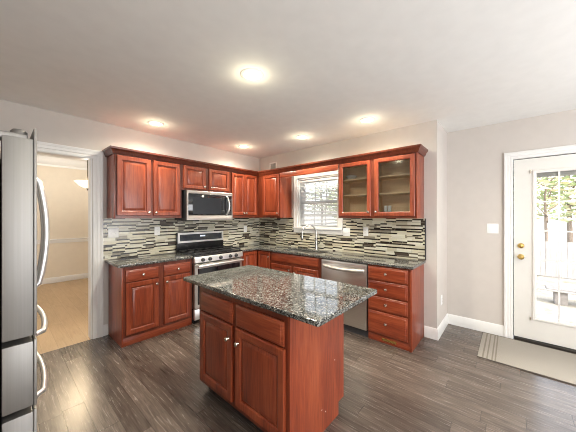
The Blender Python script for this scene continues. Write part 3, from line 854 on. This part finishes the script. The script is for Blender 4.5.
# top with clipped corners
m = MB(); x0, x1, y0, y1, k = -2.325, -1.565, -2.982, -1.556, .012
pl = [(x0 + k, y0), (x1 - k, y0), (x1, y0 + k), (x1, y1 - k), (x1 - k, y1), (x0 + k, y1), (x0, y1 - k), (x0, y0 + k)]
A_ = [m.bm.verts.new((x, y, .914)) for x, y in pl]; B_ = [m.bm.verts.new((x, y, TOP)) for x, y in pl]
for q in range(8): m.bm.faces.new((A_[q], A_[(q + 1) % 8], B_[(q + 1) % 8], B_[q]))
m.bm.faces.new(A_); m.bm.faces.new(B_[::-1])
o = m.build('countertop', M['granite'], bevel=.006)
tag(o, 'rectangular speckled granite top overhanging the kitchen island', 'countertop', 'granite countertops')

# ------------------------------------------------------------------ refrigerator
f = thing('refrigerator', (-3.65, -1.775, 0), 'stainless french-door refrigerator with two bottom drawers and bowed handles', 'refrigerator')
FX, FY0, FY1 = -3.280, -2.230, -1.320
MB().box(-4.03, FY0 + .006, .03, -3.385, FY1 - .006, 1.752, bev=.004).build('body', M['darkgrey'], f)
def fdoor(nm, y0, y1, z0, z1):
    m = MB(); m.box(FX - .010, y0, z0, FX, y1, z1, bev=.003)
    o = m.build(nm, M['steel_v'], f)
    MB().box(-3.378, y0 + .0005, z0 + .003, FX - .0102, y1 - .0005, z1 - .045 if nm == 'door' else z1 - .006, bev=.004).build('door_edge', M['steel_v'], o)
    return o
YM = (FY0 + FY1) / 2
def bow(p0, p1, out, r=.013):
    p0, p1 = Vector(p0), Vector(p1); pts = []
    for k in range(17):
        t = k / 16; q = p0.lerp(p1, t); q.x = FX - .002 + (.030 if 0 < k < 16 else 0) + (out - .030) * math.sin(PI * t) ** .8
        pts.append(q)
    return MB().tube(pts, [r * .9] + [r] * 15 + [r * .9], 12)
for y0, y1, hy in ((FY0, YM - .002, YM - .05), (YM + .002, FY1, YM + .05)):
    o = fdoor('door', y0, y1, .952, 1.808)
    bow((FX, hy, 1.055), (FX, hy, 1.665), .068).build('handle', M['steel_hi'], o)
for z0, z1, hz in ((.664, .938, .905), (.070, .648, .622)):
    o = fdoor('drawer', FY0, FY1, z0, z1)
    bow((FX, FY0 + .15, hz), (FX, FY1 - .15, hz), .058, .012).build('handle', M['steel_hi'], o)
for yy in (FY0 + .045, FY1 - .045):
    s_ = 1 if yy < YM else -1
    m = MB(); m.box(-3.52, yy - .038, 1.7525, -3.306, yy + .038, 1.780, bev=.006)
    m.lathe((-3.330, yy, 1.780), (0, 0, 1), [(.026, 0), (.025, .012), (.018, .021), (0, .024)])
    m.build('hinge_cover', M['steel_v'], f)
MB().box(-3.98, FY0 + .03, 0, -3.40, FY1 - .03, .0298).build('base_grille', M['black'], f)

# ------------------------------------------------------------------ plates on the walls
def plate(name, mp, u, w, gang, label, kind, group):
    wd = .073 if gang == 1 else .112
    t = thing(name, mp(u, w, 0), label, kind, group)
    MB().rects((u - wd / 2, u + wd / 2, w - .060, w + .060, mp), [(0, 0), (0, .002), (.004, .006), (.006, .0065)]).build('plate', M['plate'], t)
    for k in range(gang):
        uu = u + (k - (gang - 1) / 2) * .046
        a, b = (mp(uu - .016, w - .033, .0062), mp(uu + .016, w + .033, .0082))
        if kind == 'switch':
            a, b = (mp(uu - .005, w - .012, .0062), mp(uu + .005, w + .006, .018))
            MB().box(*a, *b, bev=.0015).build('toggle', M['plate'], t)
        else:
            MB().box(*a, *b, bev=.0008).build('receptacle', M['plate'], t)
            for s in (-1, 1):
                m = MB()
                for du in (-.006, .006):
                    p, q = mp(uu + du - .0012, w + s * .017 - .005, .008), mp(uu + du + .0012, w + s * .017 + .005, .0086); m.box(*p, *q)
                m.build('slots', M['slot'], t)
tA, tB = mapA(-.0095), mapB(-.0095)
plate('wall_switch', tA, -2.440, 1.238, 2, 'double toggle switch plate on the mosaic beside the doorway', 'switch', 'switch plates')
plate('power_outlet', tA, -1.922, 1.240, 1, 'single outlet on the mosaic just left of the range', 'outlet', 'wall outlets')
plate('power_outlet', tA, -.362, 1.207, 1, 'single outlet on the mosaic near the room corner', 'outlet', 'wall outlets')
plate('wall_switch', tB, -1.893, 1.212, 2, 'double toggle switch plate on the mosaic beside the sink window', 'switch', 'switch plates')
plate('power_outlet', tB, -2.187, 1.230, 1, 'single outlet on the mosaic under the glass-door cabinet', 'outlet', 'wall outlets')
plate('wall_switch', mapB(.6235), -3.538, 1.293, 2, 'double toggle switch plate on the bare wall beside the garden door', 'switch', 'switch plates')
plate('power_outlet', mapA(-3.0575), .245, .405, 1, 'single outlet low on the short wall by the recess', 'outlet', 'wall outlets')

t = thing('wall_vent', (0, -.375, 2.34), 'small white air register high on the wall over the corner cabinets', 'vent')
mpv = mapB(-.0005)
MB().rects((-.470, -.285, 2.245, 2.445, mpv), [(0, 0), (0, .004), (.004, .008), (.020, .008), (.022, .004), (.022, 0)], open_inner=True).build('frame', M['white'], t)
MB().box(-.0035, -.310, 2.266, -.0008, -.449, 2.424).build('recess', M['ventdark'], t)
m = MB()
for k in range(7):
    yy = -.318 - k * .0205; m.box(-.008, yy, 2.266, -.004, yy - .008, 2.424)
m.build('louvres', M['vent'], t)

# ------------------------------------------------------------------ ceiling lights
for x, y, lab in ((-2.050, -2.155, 'recessed ceiling light nearest the camera, above the island'),
                  (-2.113, -.457, 'recessed ceiling light above the counter beside the doorway'),
                  (-.751, -.452, 'recessed ceiling light closest to the room corner'),
                  (-.524, -1.466, 'recessed ceiling light in front of the sink window'),
                  (-.529, -2.437, 'recessed ceiling light in front of the glass-door cabinet'),
                  (-2.95, -3.95, 'added recessed fill light behind the camera, on the refrigerator side'),  # this and the next are added out of view to brighten the room
                  (-.70, -4.60, 'added recessed fill light behind the camera, on the garden-door side')):
    t = thing('ceiling_light', (x, y, H), lab, 'ceiling light', 'recessed ceiling lights')
    MB().lathe((x, y, H - .0005), (0, 0, -1), [(.062, 0), (.092, 0), (.092, .003), (.088, .006), (.066, .008), (.062, .004)]).build('trim_ring', M['white'], t)
    MB().lathe((x, y, H - .0010), (0, 0, -1), [(0, 0), (.0615, 0), (.0615, .003), (0, .0045)]).build('lens', M['lamp_disc'], t)
    lamp('downlight', 'SPOT', (x, y, H - .02), DOWN_W * (2.1 if 'island' in lab else 1), (1, .92, .74), (0, 0, 0), spot_size=math.radians(165), spot_blend=.9, shadow_soft_size=.07)
    lamp('downlight_glow', 'POINT', (x, y, H - .09), HALO_W, (1, .90, .62), shadow_soft_size=.06)

# dining room bowl pendant
px, py = -2.335, 1.90
t = thing('pendant_light', (px, py, 2.70), 'cream glass bowl pendant lit in the dining room beyond the doorway', 'pendant light')
MB().lathe((px, py, 1.930), (0, 0, 1), [(0, 0), (.05, .008), (.12, .045), (.19, .125), (.185, .127), (.115, .052), (.045, .014), (0, .008)]).build('shade', M['shade'], t)
MB().lathe((px, py, 1.929), (0, 0, -1), [(.018, -.003), (.018, .006), (.010, .012), (.013, .022), (.006, .032), (0, .035)]).build('finial', M['pipe'], t)
m = MB(); m.cyl((px, py, 1.935), (px, py, 2.68), .006, n=10); m.lathe((px, py, 2.6995), (0, 0, -1), [(0, 0), (.06, 0), (.055, .02), (.01, .03), (0, .03)]); m.build('stem', M['pipe'], t)
lamp('pendant_bulb', 'POINT', (px, py, 2.10), 52, (1, .91, .79), shadow_soft_size=.06)
lamp('doorway_floor_fill', 'SPOT', (px, py, 1.885), 85, (1, .78, .50), (math.radians(-54), 0, math.radians(-11)), spot_size=math.radians(64), spot_blend=1.0, shadow_soft_size=.34)  # added spot, no part of the pendant; warms the floor through the doorway

# ------------------------------------------------------------------ door mat
t = thing('door_mat', (.22, -3.44, 0), 'beige woven mat with dark end stripes in front of the garden door', 'mat')
MB().box(-.135, -3.448, .0005, .575, -4.95, .009, bev=.002).build('weave', M['rug'], t)
m = MB(); m.box(-.143, -3.442, .0005, -.1355, -4.955, .0105, bev=.002); m.box(.5755, -3.442, .0005, .583, -4.955, .0105, bev=.002)
m.build('binding', M['rug_edge'], t)

# ------------------------------------------------------------------ garden
GZ = -.90
struct(MB().box(.9, -20, GZ - .1, 32, 24, GZ).build('ground', M['ground']))
fx = 10.6
fn = thing('garden_fence', (fx, 0, GZ), 'weathered grey board fence across the far side of the garden', 'fence')
m = MB(); y = -14.0
while y < 16:
    m.box(fx, y, GZ + .03, fx + .02, y + .135, .46 + random.uniform(-.015, .015)); y += .143
m.build('boards', M['fence'], fn)
m = MB(); m.box(fx + .021, -14, -.1, fx + .06, 16, -.01); m.box(fx + .021, -14, -.72, fx + .06, 16, -.63); m.build('rails', M['fence'], fn)
for k in range(12): MB().box(fx + .061, -13.8 + k * 2.5, GZ, fx + .15, -13.7 + k * 2.5, .42).build('post', M['fence'], fn)
b_ = thing('garden_bench', (6.6, -5.2, GZ), 'low pale stone bench in the garden seen through the door', 'bench')
MB().box(6.3, -6.4, GZ + .34, 6.85, -4.42, GZ + .42, bev=.02).build('seat', M['stone'], b_)
for yy in (-6.1, -5.4, -4.70): MB().box(6.38, yy - .12, GZ, 6.78, yy + .12, GZ + .3405, bev=.01).build('leg', M['stone'], b_)

def tree(x, y, h, r, leaf, label, n=900, trunk=.12, bare=.35):
    t = thing('tree', (x, y, GZ), label, 'tree', 'trees beyond the fence')
    top = GZ + h
    m = MB(); m.tube([(x, y, GZ), (x + .1, y + .05, GZ + h * .4), (x - .05, y + .1, GZ + h * .72), (x, y, top - r * .4)], [trunk, trunk * .8, trunk * .5, .02], 10)
    for k in range(9):
        a = k * 2.4; zb = GZ + h * (bare + .05 + .5 * k / 9); L = r * random.uniform(.55, .9)
        m.tube([(x, y, zb), (x + math.cos(a) * L * .5, y + math.sin(a) * L * .5, zb + L * .45), (x + math.cos(a) * L, y + math.sin(a) * L, zb + L * .75)], [trunk * .4, trunk * .25, .012], 7)
    m.build('trunk', M['bark'], t)
    m = MB(); cz = (GZ + h * bare + top) / 2; hz = (top - GZ - h * bare) / 2
    for k in range(n):
        while True:
            p = Vector((random.uniform(-1, 1), random.uniform(-1, 1), random.uniform(-1, 1)))
            if .25 < p.length < 1: break
        cc = Vector((x + p.x * r, y + p.y * r, cz + p.z * hz)); s = random.uniform(.07, .17)
        q = Matrix.Rotation(random.uniform(0, 6.28), 3, 'Z') @ Matrix.Rotation(random.uniform(-1.2, 1.2), 3, 'X')
        vs_ = [m.bm.verts.new(cc + q @ Vector(w)) for w in ((-s, 0, 0), (0, -s * .55, .02), (s, 0, 0), (0, s * .55, .02))]
        m.bm.faces.new(vs_)
    m.build('foliage', M[leaf], t, sharp=180)
tree(15.0, -5.9, 5.6, 1.7, 'leaf_green', 'leafy green tree beyond the fence, framed by the door panes', 1500)
tree(12.3, -4.9, 4.4, 1.1, 'leaf_gold', 'slender yellow-leaved tree just behind the fence', 260, .07, .42)
tree(19.4, -4.6, 6.2, 2.0, 'leaf_pale', 'pale green tree seen between the others through the top door panes')
tree(16.2, 9.3, 6.4, 2.2, 'leaf_pale', 'pale green tree seen through the middle of the sink window')
tree(13.2, 5.2, 5.0, 1.6, 'leaf_green', 'rounded green tree seen through the sink window at its glass-cabinet side', 800)
tree(17.6, 14.6, 6.0, 2.3, 'leaf_green', 'tall green tree at the corner-cabinet side of the sink window')
